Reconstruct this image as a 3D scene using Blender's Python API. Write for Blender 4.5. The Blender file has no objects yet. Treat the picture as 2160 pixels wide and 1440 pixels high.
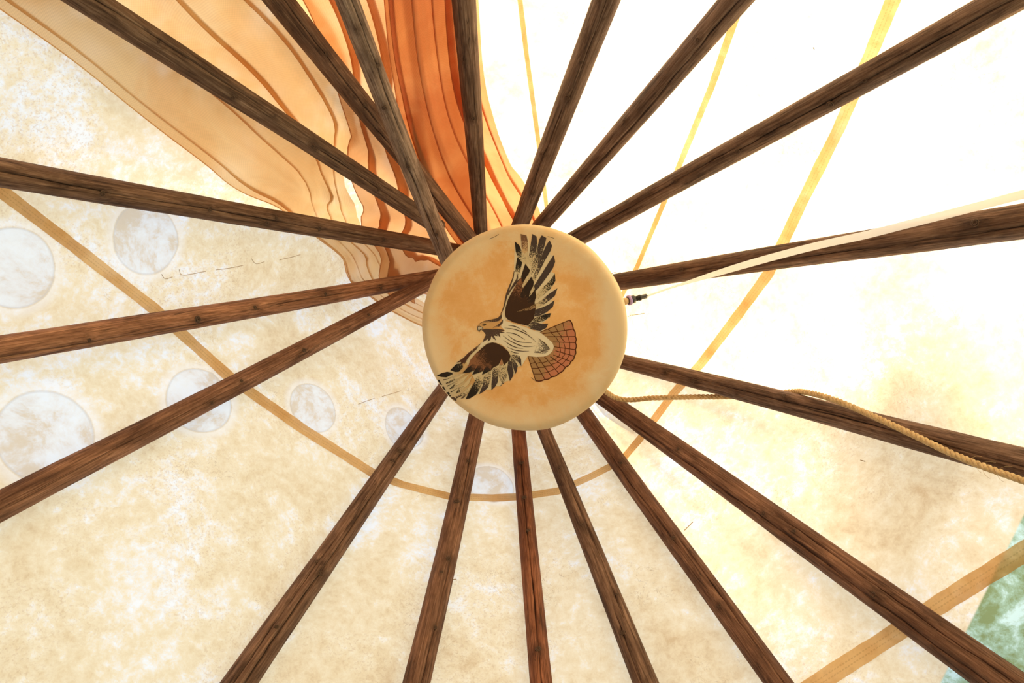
import bpy, bmesh, math, random
from mathutils import Vector, Matrix, noise

# ------------------------------------------------------------------ camera, sky, sun, exposure
FPX = 1900.0                       # focal length in pixels of the 2160 px wide frame
CAM_Z = 1.30                       # camera held low, looking straight up
sc = bpy.context.scene
col = sc.collection
cam_d = bpy.data.cameras.new('camera')
cam_d.sensor_width = 36.0
cam_d.lens = 36.0 * FPX / 2160.0
cam_d.clip_start = 0.02
cam = bpy.data.objects.new('camera', cam_d)
cam.location = (0, 0, CAM_Z)
cam.rotation_euler = (math.pi, 0, 0)          # image right = +X, image down = +Y, depth = +Z
col.objects.link(cam)
sc.camera = cam

world = bpy.data.worlds.new('sky')
sc.world = world
world.use_nodes = True
bg = world.node_tree.nodes['Background']
bg.inputs['Color'].default_value = (0.90, 0.96, 1.05, 1)
bg.inputs['Strength'].default_value = 1.36

SUN_AZ, SUN_EL = math.radians(44), math.radians(22)
sun_dir = Vector((math.cos(SUN_EL) * math.sin(SUN_AZ), -math.cos(SUN_EL) * math.cos(SUN_AZ), math.sin(SUN_EL)))
sun_d = bpy.data.lights.new('sun', 'SUN')
sun_d.energy = 15.0
sun_d.color = (1.0, 0.80, 0.54)
sun_d.angle = 0.03
sun = bpy.data.objects.new('sun', sun_d)
sun.rotation_euler = (-sun_dir).to_track_quat('-Z', 'Y').to_euler()
sun.location = sun_dir * 20
col.objects.link(sun)

vs = sc.view_settings
vs.view_transform = 'Standard'
vs.look = 'None'
vs.gamma = 1.0
vs.use_curve_mapping = False
vs.exposure = 0.0
sc.cycles.max_bounces = 7
sc.cycles.diffuse_bounces = 4
sc.cycles.transmission_bounces = 5
sc.cycles.caustics_reflective = False
sc.cycles.caustics_refractive = False

# ------------------------------------------------------------------ helpers
def ray(px, py):
    return Vector(((px - 1080.0) / FPX, (py - 720.0) / FPX, 1.0))
def at(px, py, d):
    v = ray(px, py) * d
    return Vector((v.x, v.y, v.z + CAM_Z))
def lerp(a, b, t):
    return a + (b - a) * t
def sstep(a, b, x):
    t = max(0.0, min(1.0, (x - a) / (b - a)))
    return t * t * (3 - 2 * t)

def mesh_obj(name, verts, faces, mat, parent=None, smooth=True, uv=None, attrs=None):
    me = bpy.data.meshes.new(name)
    me.from_pydata([tuple(v) for v in verts], [], faces)
    if smooth:
        me.polygons.foreach_set('use_smooth', [True] * len(me.polygons))
    if uv is not None:
        lay = me.uv_layers.new(name='UVMap')
        for lp in me.loops:
            lay.data[lp.index].uv = uv[lp.vertex_index]
    for an, vals in (attrs or {}).items():
        a = me.attributes.new(an, 'FLOAT', 'POINT')
        a.data.foreach_set('value', vals)
    me.materials.append(mat)
    me.update()
    o = bpy.data.objects.new(name, me)
    col.objects.link(o)
    if parent is not None:
        o.parent = parent
    return o
def tag(o, label=None, cat=None, group=None, kind=None):
    if label: o['label'] = label
    if cat: o['category'] = cat
    if group: o['group'] = group
    if kind: o['kind'] = kind
    return o
def tube(path, rad, n=8):
    """closed tube along path; rad may be a list"""
    V, F = [], []
    m = len(path)
    up = None
    for i, p in enumerate(path):
        a = path[max(0, i - 1)]; b = path[min(m - 1, i + 1)]
        t = (b - a).normalized()
        if up is None:
            up = t.orthogonal().normalized()
        up = (up - t * up.dot(t)).normalized()
        s = t.cross(up)
        r = rad[i] if isinstance(rad, (list, tuple)) else rad
        for k in range(n):
            an = 2 * math.pi * k / n
            V.append(p + up * (r * math.cos(an)) + s * (r * math.sin(an)))
    for i in range(m - 1):
        for k in range(n):
            F.append((i * n + k, i * n + (k + 1) % n, (i + 1) * n + (k + 1) % n, (i + 1) * n + k))
    F.append(tuple(range(n))[::-1]); F.append(tuple(range((m - 1) * n, m * n)))
    return V, F
def smooth_path(pts, step):
    """Catmull-Rom through pts"""
    out = []
    P = [pts[0] * 2 - pts[1]] + list(pts) + [pts[-1] * 2 - pts[-2]]
    for i in range(1, len(P) - 2):
        n = max(2, int((P[i + 1] - P[i]).length / step))
        for k in range(n):
            t = k / n
            a, b, c, d = P[i - 1], P[i], P[i + 1], P[i + 2]
            out.append(0.5 * ((2 * b) + (c - a) * t + (2 * a - 5 * b + 4 * c - d) * t * t + (3 * b - a - 3 * c + d) * t * t * t))
    out.append(pts[-1].copy())
    return out

# ------------------------------------------------------------------ materials
class NT:
    def __init__(s, name):
        s.m = bpy.data.materials.new(name); s.m.use_nodes = True
        s.t = s.m.node_tree; s.t.nodes.clear()
        s.out = s.n('ShaderNodeOutputMaterial')
    def n(s, typ, **kw):
        nd = s.t.nodes.new(typ)
        for k, v in kw.items(): setattr(nd, k, v)
        return nd
    def l(s, a, b): s.t.links.new(a, b)
    def val(s, sock, v):
        if isinstance(v, bpy.types.NodeSocket): s.l(v, sock)
        else: sock.default_value = v
    def math(s, op, a, b=0.0, c=None, clamp=False):
        nd = s.n('ShaderNodeMath', operation=op); nd.use_clamp = clamp
        s.val(nd.inputs[0], a); s.val(nd.inputs[1], b)
        if c is not None: s.val(nd.inputs[2], c)
        return nd.outputs[0]
    def mix(s, f, a, b, blend='MIX'):
        nd = s.n('ShaderNodeMix', data_type='RGBA', blend_type=blend)
        s.val(nd.inputs[0], f)
        s.val(nd.inputs[6], a if isinstance(a, bpy.types.NodeSocket) else (*a, 1))
        s.val(nd.inputs[7], b if isinstance(b, bpy.types.NodeSocket) else (*b, 1))
        return nd.outputs[2]
    def noise(s, vec, scale, detail=4, rough=0.55, dist=0.0):
        nd = s.n('ShaderNodeTexNoise')
        s.l(vec, nd.inputs['Vector']); nd.inputs['Scale'].default_value = scale
        nd.inputs['Detail'].default_value = detail; nd.inputs['Roughness'].default_value = rough
        nd.inputs['Distortion'].default_value = dist
        return nd.outputs['Fac']
    def ramp(s, f, stops):
        nd = s.n('ShaderNodeValToRGB'); s.l(f, nd.inputs[0]); e = nd.color_ramp.elements
        while len(e) < len(stops): e.new(0.5)
        for i, (p, c) in enumerate(stops):
            e[i].position = p; e[i].color = (*c, 1)
        return nd.outputs[0]
    def rng(s, f, a, b, c=0.0, d=1.0):
        nd = s.n('ShaderNodeMapRange'); nd.interpolation_type = 'SMOOTHSTEP'
        s.l(f, nd.inputs[0])
        for i, v in enumerate((a, b, c, d)): nd.inputs[1 + i].default_value = v
        return nd.outputs[0]
    def coord(s, kind='Object', scale=None):
        nd = s.n('ShaderNodeTexCoord')
        if scale is None: return nd.outputs[kind]
        mp = s.n('ShaderNodeMapping'); s.l(nd.outputs[kind], mp.inputs[0]); mp.inputs['Scale'].default_value = scale
        return mp.outputs[0]
    def attr(s, name): return s.n('ShaderNodeAttribute', attribute_name=name)
    def cloth(s, colour, trans, dif=None, bump=None):
        d = s.n('ShaderNodeBsdfDiffuse'); t = s.n('ShaderNodeBsdfTranslucent'); mx = s.n('ShaderNodeMixShader')
        s.val(d.inputs[0], dif if dif is not None else colour); s.val(t.inputs[0], colour)
        mx.inputs[0].default_value = trans
        s.l(d.outputs[0], mx.inputs[1]); s.l(t.outputs[0], mx.inputs[2]); s.l(mx.outputs[0], s.out.inputs[0])
        return s.m
    def princ(s, colour, rough=0.7, bump=None, bstr=0.3, bdist=0.002, spec=0.3):
        p = s.n('ShaderNodeBsdfPrincipled'); s.val(p.inputs['Base Color'], colour if isinstance(colour, bpy.types.NodeSocket) else (*colour, 1))
        s.val(p.inputs['Roughness'], rough); p.inputs['Specular IOR Level'].default_value = spec
        if bump is not None:
            b = s.n('ShaderNodeBump'); b.inputs['Strength'].default_value = bstr; b.inputs['Distance'].default_value = bdist
            s.l(bump, b.inputs['Height']); s.l(b.outputs[0], p.inputs['Normal'])
        s.l(p.outputs[0], s.out.inputs[0]); return s.m

def mat_wood():
    N = NT('weathered_wood')
    tc = N.n('ShaderNodeTexCoord'); info = N.n('ShaderNodeObjectInfo')
    off = N.n('ShaderNodeVectorMath', operation='ADD'); N.l(tc.outputs['Object'], off.inputs[0])
    rv = N.n('ShaderNodeCombineXYZ'); rr = N.math('MULTIPLY', info.outputs['Random'], 37.0)
    N.l(rr, rv.inputs[2]); N.l(rv.outputs[0], off.inputs[1])
    def mp(sc_):
        m_ = N.n('ShaderNodeMapping'); N.l(off.outputs[0], m_.inputs[0]); m_.inputs['Scale'].default_value = sc_; return m_.outputs[0]
    g1 = N.noise(mp((1, 1, .035)), 150, 8, .66, 1.0)       # long grain
    g2 = N.noise(mp((1, 1, .12)), 42, 6, .65, 1.8)         # streaks
    b1 = N.noise(mp((1, 1, .5)), 11, 6, .65, .8)            # blotches
    base = N.ramp(g1, [(.30, (.06, .034, .024)), (.45, (.185, .108, .076)), (.56, (.27, .168, .122)), (.72, (.42, .29, .215))])
    st = N.ramp(g2, [(.30, (.36, .31, .28)), (.47, (.88, .86, .85)), (.58, (1.0, 1.0, 1.0)), (.72, (1.3, 1.27, 1.22))])
    c = N.mix(1.0, base, st, 'MULTIPLY')
    bl = N.ramp(b1, [(.35, (.62, .58, .56)), (.62, (1.15, 1.12, 1.1))])
    c = N.mix(1.0, c, bl, 'MULTIPLY')
    c = N.mix(1.0, c, info.outputs['Color'], 'MULTIPLY')
    ch = N.noise(mp((1, 1, .02)), 60, 3, .5, .8); gate = N.noise(mp((1, 1, .25)), 9, 2, .5)
    chk = N.math('MULTIPLY', N.math('MULTIPLY', N.rng(ch, .487, .5), N.rng(ch, .513, .5)), N.rng(gate, .48, .58))
    c = N.mix(N.math('MULTIPLY', chk, .8), c, (.03, .017, .012))
    kn = N.attr('knot').outputs['Fac']; ck = N.attr('crack').outputs['Fac']
    c = N.mix(N.math('MULTIPLY', kn, .75), c, (.035, .018, .012))
    c = N.mix(N.math('MULTIPLY', ck, .85), c, (.022, .012, .009))
    h = N.math('ADD', N.math('MULTIPLY', g1, 1.0), N.math('MULTIPLY', g2, .8))
    return N.princ(c, .72, h, .55, .004, .25)
def mat_knot():
    N = NT('knot_wood')
    v = N.coord('Object'); ln = N.n('ShaderNodeVectorMath', operation='LENGTH'); N.l(v, ln.inputs[0])
    nz = N.noise(v, 2.0, 3)
    r = N.math('SINE', N.math('ADD', N.math('MULTIPLY', ln.outputs['Value'], 19.0), N.math('MULTIPLY', nz, 5.0)))
    c = N.ramp(N.math('MULTIPLY_ADD', r, .5, .5), [(0, (.028, .016, .011)), (.6, (.10, .055, .036)), (1, (.15, .085, .055))])
    return N.princ(c, .75, r, .4, .01)

def mat_plain(name, c, rough=.6, spec=.3):
    return NT(name).princ(c, rough, spec=spec)

WOOD, KNOT = mat_wood(), mat_knot()

# ------------------------------------------------------------------ pole layout (the skeleton the canvas hangs on)
APEX_D, APEX_PX, SLOPE = 3.60, (1092.0, 650.0), 0.75
AX = at(APEX_PX[0], APEX_PX[1], APEX_D)             # apex of the cone; vertical axis through it

def on_cone(px, py, dD=0.0):
    r = ray(px, py); ax = AX
    lo, hi = 0.4, APEX_D + dD
    for _ in range(50):
        d = (lo + hi) / 2
        rad = math.hypot(r.x * d - ax.x, r.y * d - ax.y)
        if rad < SLOPE * (APEX_D + dD - d): lo = d
        else: hi = d
    return Vector((r.x * d, r.y * d, d + CAM_Z)), d

# key: (upper px, lower px, upper width px, lower width px, depth shift, tint, canvas gap, label)
POLES = [
 ('P4', (1014, 480), (979, 0), 29, 52, 0.00, (.92, .95, .98), .040, 'brown log pole standing upright over the deep orange cloth at the top edge'),
 ('P5', (1094, 480), (1278, 0), 35, 58, -.03, (.90, .95, .98), .030, 'brown log pole meeting the drum top beside the right edge of the orange cloth'),
 ('P6', (1142, 475), (1553, 0), 34, 61, .05, (.92, .96, 1.0), .050, 'log pole with a long open crack, first pole over blown-out white canvas'),
 ('P7', (1208, 507), (2105, 10), 37, 69, .00, (.78, .78, .76), .012, 'thick dark log pole reaching the upper right corner of the photo'),  # backlit darkness put into the tint
 ('P8', (1318, 592), (2160, 466), 37, 76, .02, (.80, .74, .68), .012, 'dark log pole crossed by the white ribbon, ending at the right edge'),  # tint darkened too, for the bright canvas behind this pole
 ('P9', (1308, 761), (2160, 978), 31, 68, -.02, (1.0, .98, .98), .034, 'brown log pole that the twisted tan rope winds over'),
 ('P10', (1264, 832), (2100, 1428), 36, 84, .03, (1.0, .82, .74), .012, 'thick reddish brown log pole reaching the green painted corner'),
 ('P11', (1230, 868), (1640, 1440), 34, 54, -.03, (.98, .80, .72), .012, 'log pole with one side lit orange, between cream and sunlit canvas'),
 ('P12', (1146, 905), (1362, 1440), 29, 53, .00, (.95, .90, .88), .012, 'brown log pole next to the slim red one, on the sunny side'),
 ('P13', (1094, 908), (1141, 1440), 30, 48, .05, (1.30, .82, .62), .012, 'slim reddish log pole with a long crack, straight below the drum'),
 ('P14', (1003, 890), (878, 1440), 37, 58, -.02, (1.12, .95, .88), .012, 'brown log pole between the slim red pole and the deeply split pole'),
 ('P15', (928, 833), (505, 1440), 32, 68, .02, (1.0, .92, .90), .012, 'deeply split log pole with a knotty bulge at the seam, lower left of drum'),
 ('P16', (847, 627), (0, 1068), 31, 63, .04, (1.25, 1.02, .92), .030, 'log pole covering the middle of a whitish painted disc, left of drum'),
 ('P17', (860, 593), (0, 738), 31, 60, -.06, (1.65, 1.32, 1.12), .066, 'lightest brown log pole with knots, nearly level, left of the drum'),
 ('P18', (880, 515), (0, 365), 34, 63, .03, (.86, .80, .74), .056, 'dark brown log pole above a painted disc, from the drum to the left edge'),
 ('P1', (880, 450), (188, 0), 35, 63, .02, (.85, .85, .82), .040, 'brown log pole lying across the pale orange mesh cloth, upper left'),
 ('P2', (965, 470), (590, 0), 33, 58, .06, (.85, .78, .72), .040, 'brown log pole passing behind the grey weathered pole'),
 ('P3', (935, 520), (732, 0), 36, 50, -.30, (1.15, 1.32, 1.45), None, 'grey weathered log pole in front of the other poles on the orange cloth'),
]
# how far each pole leans in or out at the crossing, and how far it runs past it, so that the butts lie beside one another
LEAN = {'P4': (.008, -.04), 'P5': (-.009, -.13), 'P6': (.039, -.24), 'P7': (.01, -.10), 'P8': (-.06, -.10), 'P9': (-.013, -.221), 'P10': (-.049, -.013), 'P11': (.06, .25),
        'P12': (-.06, -.21), 'P13': (.06, -.207), 'P14': (-.041, .058), 'P15': (.041, .25), 'P16': (-.056, -.174), 'P17': (.06, -.171), 'P18': (.06, .25), 'P1': (-.06, -.57),
        'P2': (-.06, -.26), 'P3': (.02, -.05)}
class Pole: pass
PL = {}
for (k, p0, p1, w0, w1, dD, tint, gap, label) in POLES:
    q = Pole(); q.key, q.tint, q.gap, q.label = k, tint, gap, label
    b_ = -.30 if k == 'P3' else 0.0
    P0, d0 = on_cone(*p0, b_ + LEAN[k][0]); P1, d1 = on_cone(*p1, b_)
    q.P0, q.P1 = P0, P1
    q.dir = (P0 - P1).normalized()                      # upward
    q.base = P1 - q.dir * (P1.z / q.dir.z)              # z = 0
    q.r0, q.r1 = w0 / 2 * d0 / FPX, w1 / 2 * d1 / FPX
    q.s0 = (P0 - q.base).length; q.s1 = (P1 - q.base).length
    # walk past the axis by a little less than half a metre
    hx, hy = q.dir.x, q.dir.y
    sx = ((AX.x - q.base.x) * hx + (AX.y - q.base.y) * hy) / (hx * hx + hy * hy)
    q.len = sx + LEAN[k][1]
    PL[k] = q
    q.rad = (lambda s, q=q: max(.02, min(.055, lerp(q.r1, q.r0, (s - q.s1) / (q.s0 - q.s1)))))
CAN = [PL[k] for k in ('P4', 'P5', 'P6', 'P7', 'P8', 'P9', 'P10', 'P11', 'P12', 'P13', 'P14', 'P15', 'P16', 'P17', 'P18', 'P1', 'P2')]
NC = len(CAN)

_poly = {}
Z_STRAIGHT = CAM_Z + 3.06
def polygon(z):
    key = round(z, 4)
    if key in _poly: return _poly[key]
    if z > Z_STRAIGHT:                                # near the crossing the cloth runs straight on towards the bundle
        P = polygon(Z_STRAIGHT); e = z - Z_STRAIGHT
        _poly[key] = [(a, v * (max(.17, v.length - .66 * e) / v.length)) for a, v in P]
        return _poly[key]
    out = []
    for q in CAN:
        s = (z - q.base.z) / q.dir.z
        p = q.base + q.dir * s
        v = Vector((p.x - AX.x, p.y - AX.y)); L = v.length
        v *= (L + (q.rad(s) + q.gap) * 1.25) / L
        out.append((math.atan2(v.x, -v.y) % (2 * math.pi), v))
    # taut cloth bridges the poles that stand further in: outer hull of the pole points
    hull = []
    for i in range(NC):
        v = out[i][1]; u = v.normalized(); best = v.length
        for j in (i - 1, i - 2, i - 3, i - 4):
            for k in (i + 1, i + 2, i + 3, i + 4):
                a, b = out[j % NC][1], out[k % NC][1]
                e = b - a; den = u.x * e.y - u.y * e.x
                if abs(den) < 1e-9: continue
                t = (a.x * e.y - a.y * e.x) / den; w = (a.x * u.y - a.y * u.x) / den
                if 0 <= w <= 1 and t > best: best = t
        hull.append((out[i][0], u * best))
    _poly[key] = hull
    return hull
def wrinkle(i, s, z):
    """inward displacement of the canvas in facet i at fraction s"""
    w = math.sin(math.pi * s)
    n = noise.noise(Vector((i * 7.3 + s * 1.7, z * 1.3, 3.1)))
    n2 = noise.noise(Vector((i * 3.1 + s * 4.0 + z * 2.5, z * 1.9 - s * 2.0, 9.7)))
    a = .010
    ph = 9.0 * z + 5.0 * s + 2.0 * n
    if 3 <= i <= 6: a = .010 + .004 * math.sin(ph)
    return w * (a + .010 * n + .007 * n2)
def canvas_r(phi, z):
    phi %= 2 * math.pi
    P = polygon(z)
    for i in range(NC):
        a, va = P[i]; b, vb = P[(i + 1) % NC]
        span = (b - a) % (2 * math.pi); x = (phi - a) % (2 * math.pi)
        if x <= span and span < 2.5:
            d = Vector((math.sin(phi), -math.cos(phi)))
            e = vb - va
            den = d.x * e.y - d.y * e.x
            r = (va.x * e.y - va.y * e.x) / den
            s = (va.y * d.x - va.x * d.y) / (e.x * d.y - e.y * d.x) if abs(e.x * d.y - e.y * d.x) > 1e-9 else .5
            s = max(0, min(1, s))
            return r - wrinkle(i, s, z)
    return max(v.length for _, v in P)
def cpoint(phi, r, z):
    return Vector((AX.x + r * math.sin(phi), AX.y - r * math.cos(phi), z))
def hit_canvas(px, py, inset=0.0):
    """point of the canvas seen at pixel, moved inward by inset; returns point, phi, z"""
    r = ray(px, py); lo, hi = .8, 3.55
    for _ in range(60):
        d = (lo + hi) / 2
        x, y = r.x * d - AX.x, r.y * d - AX.y
        if math.hypot(x, y) < canvas_r(math.atan2(x, -y), d + CAM_Z) - inset: lo = d
        else: hi = d
    x, y = r.x * d - AX.x, r.y * d - AX.y
    return Vector((r.x * d, r.y * d, d + CAM_Z)), math.atan2(x, -y), d + CAM_Z

Z_TOP = CAM_Z + 3.48

# ------------------------------------------------------------------ the canvas cover and the ground
DISCS = [((30, 565), 88), ((310, 505), 72), ((97, 918), 102), ((420, 845), 68), ((661, 860), 48), ((849, 905), 40), ((1036, 1020), 42)]
def mat_canvas():
    N = NT('painted_canvas')
    v = N.coord('Object')
    n1 = N.noise(v, 1.7, 4, .62, .3); n2 = N.noise(v, 6.5, 6, .70, .35); n3 = N.noise(v, 34, 4, .75, .3); n4 = N.noise(v, 150, 2, .7); n5 = N.noise(v, 3.2, 3, .6, .5)
    f = N.math('ADD', N.math('MULTIPLY', n1, .36), N.math('ADD', N.math('MULTIPLY', n2, .36), N.math('MULTIPLY', n3, .28)))
    f = N.math('MULTIPLY_ADD', f, 1.85, -.40)
    c = N.ramp(f, [(.26, (.68, .51, .30)), (.42, (.81, .68, .45)), (.54, (.88, .785, .575)), (.60, (.90, .85, .73)), (.69, (.90, .95, 1.0))])
    c = N.mix(N.math('MULTIPLY', N.rng(n4, .50, .70, 0, .40), N.rng(n5, .42, .62)), c, (.60, .42, .25))
    # sparse brown fibre marks
    w = N.noise(v, 14, 3, .7, 2.5); w2 = N.noise(v, 5, 2, .5)
    mk = N.math('MULTIPLY', N.rng(w, .485, .5), N.rng(w, .515, .5)); mk = N.math('MULTIPLY', mk, N.rng(w2, .58, .70))
    c = N.mix(N.math('MULTIPLY', mk, .45), c, (.42, .27, .15))
    # round painted moons
    t = None
    for (p, rp) in DISCS:
        P, ph, z = hit_canvas(*p)
        R = sum((hit_canvas(p[0] + x, p[1] + y)[0] - P).length for x, y in ((rp, 0), (-rp, 0), (0, rp), (0, -rp))) / 4
        sb = N.n('ShaderNodeVectorMath', operation='DISTANCE'); N.l(v, sb.inputs[0]); sb.inputs[1].default_value = P
        q = N.math('DIVIDE', sb.outputs['Value'], R)
        t = q if t is None else N.math('MINIMUM', t, q)
    t = N.math('ADD', t, N.math('MULTIPLY', N.math('SUBTRACT', n2, .5), .12))
    white = N.mix(N.rng(n2, .40, .60), (.76, .76, .78), (.84, .92, 1.0))
    white = N.mix(N.rng(n2, .50, .40, 0, .7), white, (.68, .58, .42))
    c = N.mix(N.math('MULTIPLY', N.rng(t, 1.0, .955), .85), c, white)
    c = N.mix(N.math('MULTIPLY', N.math('MULTIPLY', N.rng(t, .93, .97), N.rng(t, 1.03, .985)), .38), c, (.58, .58, .60))
    c = N.mix(N.math('MULTIPLY', N.math('MULTIPLY', N.rng(t, .99, 1.03), N.rng(t, 1.35, 1.03)), .5), c, (.93, .96, 1.0))
    # green painted foot of the cover, one straight painted edge
    A, _, _ = hit_canvas(2150, 1098); B, _, _ = hit_canvas(1985, 1430); up = (A + B) / 2 - Vector((0, 0, CAM_Z))
    nrm = (B - A).cross(up).normalized()
    q, _, _ = hit_canvas(2140, 1400)
    if (q - A).dot(nrm) < 0: nrm = -nrm
    dt = N.n('ShaderNodeVectorMath', operation='DOT_PRODUCT'); N.l(v, dt.inputs[0]); dt.inputs[1].default_value = nrm
    s = N.math('SUBTRACT', dt.outputs['Value'], A.dot(nrm))
    g = N.rng(s, 0.0, .006)
    gc = N.ramp(N.noise(v, 15, 7, .68, .25), [(.40, (.26, .34, .16)), (.50, (.38, .56, .42)), (.60, (.66, .90, .90))])
    c = N.mix(g, c, gc)
    return N.cloth(c, .62)
CANVAS = mat_canvas()

zs = [0.02 + (2.9 - .02) * i / 14 for i in range(14)] + [2.9 + (Z_TOP - 2.9) * i / 80 for i in range(81)]
ss = [0, .03, .09, .18, .28, .38, .5, .62, .72, .82, .91, .97]
V, F = [], []
cols = NC * len(ss)
for z in zs:
    P = polygon(z)
    for i in range(NC):
        va, vb = P[i][1], P[(i + 1) % NC][1]
        for s in ss:
            p = va.lerp(vb, s); L = p.length
            p = p * ((L - wrinkle(i, s, z)) / L)
            V.append(Vector((AX.x + p.x, AX.y + p.y, z)))
for r_ in range(len(zs) - 1):
    for c_ in range(cols):
        c2 = (c_ + 1) % cols
        F.append((r_ * cols + c_, r_ * cols + c2, (r_ + 1) * cols + c2, (r_ + 1) * cols + c_))
cover = mesh_obj('wall_canvas', V, F, CANVAS)
tag(cover, 'cream mottled canvas cover of the tent stretched over the poles', None, None, 'structure')

def mat_ground():
    N = NT('trodden_earth')
    v = N.coord('Object'); n = N.noise(v, 1.2, 8, .6); n2 = N.noise(v, 18, 6, .6)
    c = N.mix(n2, N.ramp(n, [(.35, (.30, .21, .13)), (.65, (.48, .37, .24))]), (.40, .30, .19))
    return N.princ(c, .95, n2, .4, .02)
gv, gf = [Vector((0, 0, 0))], []
for r_ in (2, 5, 12, 40):
    for k in range(48):
        a = 2 * math.pi * k / 48
        gv.append(Vector((AX.x + r_ * math.cos(a), AX.y + r_ * math.sin(a), 0)))
for k in range(48):
    gf.append((0, 1 + k, 1 + (k + 1) % 48))
for r_ in range(3):
    for k in range(48):
        a = 1 + r_ * 48 + k; b = 1 + r_ * 48 + (k + 1) % 48
        gf.append((a, a + 48, b + 48, b))
tag(mesh_obj('floor', gv, gf, mat_ground(), smooth=False), 'bare earth floor under the tent', None, None, 'structure')

# ------------------------------------------------------------------ poles
def knot_mesh():
    prof = [(0, .10), (.22, .13), (.42, .30), (.6, .34), (.8, .22), (1.0, -.12), (1.06, -.4)]
    V, F = [Vector((0, 0, prof[0][1]))], []
    n = 14
    for (r, h) in prof[1:]:
        for k in range(n):
            a = 2 * math.pi * k / n; rr = r * (1 + .12 * math.sin(2 * a + 1) + .06 * math.sin(5 * a))
            V.append(Vector((rr * math.cos(a), 1.25 * rr * math.sin(a), h)))
    for k in range(n): F.append((0, 1 + k, 1 + (k + 1) % n))
    for i in range(len(prof) - 2):
        for k in range(n):
            a = 1 + i * n + k; b = 1 + i * n + (k + 1) % n
            F.append((a, a + n, b + n, b))
    me = bpy.data.meshes.new('knot'); me.from_pydata([tuple(v) for v in V], [], F)
    me.polygons.foreach_set('use_smooth', [True] * len(me.polygons)); me.materials.append(KNOT)
    return me
KNOT_ME = knot_mesh()

# knots placed by eye: (pixel along pole x or y fraction 0 drum .. 1 frame edge, sideways -1..1, size m)
KNOTS = {
 'P1': [(.18, .2, .010), (.42, .1, .012), (.55, -.3, .009), (.66, .3, .012), (.86, -.2, .010)],
 'P2': [(.62, -.1, .009), (.66, .1, .006), (.35, .4, .010), (.82, -.3, .010)],
 'P3': [(.10, .1, .014), (.42, .2, .013), (.66, .3, .014), (.80, -.5, .013), (.93, .2, .009)],
 'P4': [(.22, .2, .008), (.57, 0, .013), (.80, .3, .009)],
 'P5': [(.22, -.1, .010), (.40, .5, .009), (.66, .1, .014), (.80, .1, .010)],
 'P6': [(.3, .3, .010), (.55, .5, .009), (.88, .2, .012)],
 'P7': [(.14, 0, .012), (.36, .1, .012), (.38, -.5, .009), (.52, -.2, .012), (.72, -.4, .014), (.79, -.1, .010)],
 'P8': [(.22, .2, .010), (.62, .3, .010), (.93, .3, .016)],
 'P9': [(.18, -.1, .012), (.27, -.2, .013), (.40, -.4, .010), (.52, .5, .012), (.42, .1, .010)],
 'P10': [(.30, .1, .010), (.55, -.1, .010), (.62, .1, .011), (.80, -.2, .018)],
 'P11': [(.28, .2, .012), (.58, 0, .014), (.80, -.2, .011)],
 'P12': [(.22, 0, .011), (.47, -.1, .013), (.74, .5, .010), (.86, -.2, .010)],
 'P13': [(.20, 0, .013), (.36, 0, .012), (.50, .1, .010), (.92, 0, .013)],
 'P14': [(.22, .1, .012), (.40, -.2, .013), (.62, .2, .014), (.67, -.1, .010), (.85, .4, .010)],
 'P15': [(.29, 0, .018), (.33, -.1, .012), (.70, -.4, .014), (.72, .3, .016), (.88, -.1, .009)],
 'P16': [(.14, 0, .010), (.35, .1, .012), (.52, -.1, .010), (.60, .4, .012)],
 'P17': [(.12, .2, .012), (.30, -.2, .011), (.50, 0, .013), (.64, .2, .016), (.86, .4, .010)],
 'P18': [(.14, .1, .009), (.34, .1, .012), (.46, -.2, .010), (.48, .4, .010), (.62, 0, .010), (.84, .2, .016)],
}
# cracks: (from, to in the same fraction, sideways -1..1, width factor)
CRACKS = {
 'P1': [(.05, .45, .1, .7), (.55, 1.3, -.3, .6)], 'P2': [(.0, .6, .35, 1.0), (.5, 1.2, -.2, .6)], 'P3': [(.0, .55, .3, 1.0), (.5, 1.2, -.3, .8)],
 'P4': [(.1, .8, -.3, .4)], 'P5': [(.1, .7, .2, .6), (.45, 1.2, .0, .4)], 'P6': [(.05, 1.3, -.25, 1.6)], 'P7': [(.1, .55, .1, .8), (.45, 1.3, -.15, 1.0)],
 'P8': [(.3, 1.2, -.3, .7)], 'P9': [(.2, .75, .1, .6), (.55, 1.3, -.1, .8)], 'P10': [(.0, 1.2, -.45, 1.5), (.55, 1.2, .3, .6)],
 'P11': [(.2, .7, -.1, .5), (.55, 1.3, .4, 1.3)], 'P12': [(.3, .85, .35, 1.3), (.75, 1.3, -.2, .7)], 'P13': [(.12, 1.3, .05, 1.7)],
 'P14': [(.0, .5, .2, .6), (.55, 1.3, .4, .9)], 'P15': [(.0, 1.3, .25, 2.0), (.6, 1.3, -.35, .9)], 'P16': [(.1, .5, .2, .6), (.45, 1.3, .15, 1.0)],
 'P17': [(.05, .5, .1, .5), (.55, 1.3, .55, .7)], 'P18': [(.15, 1.2, .05, .6)],
}
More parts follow.
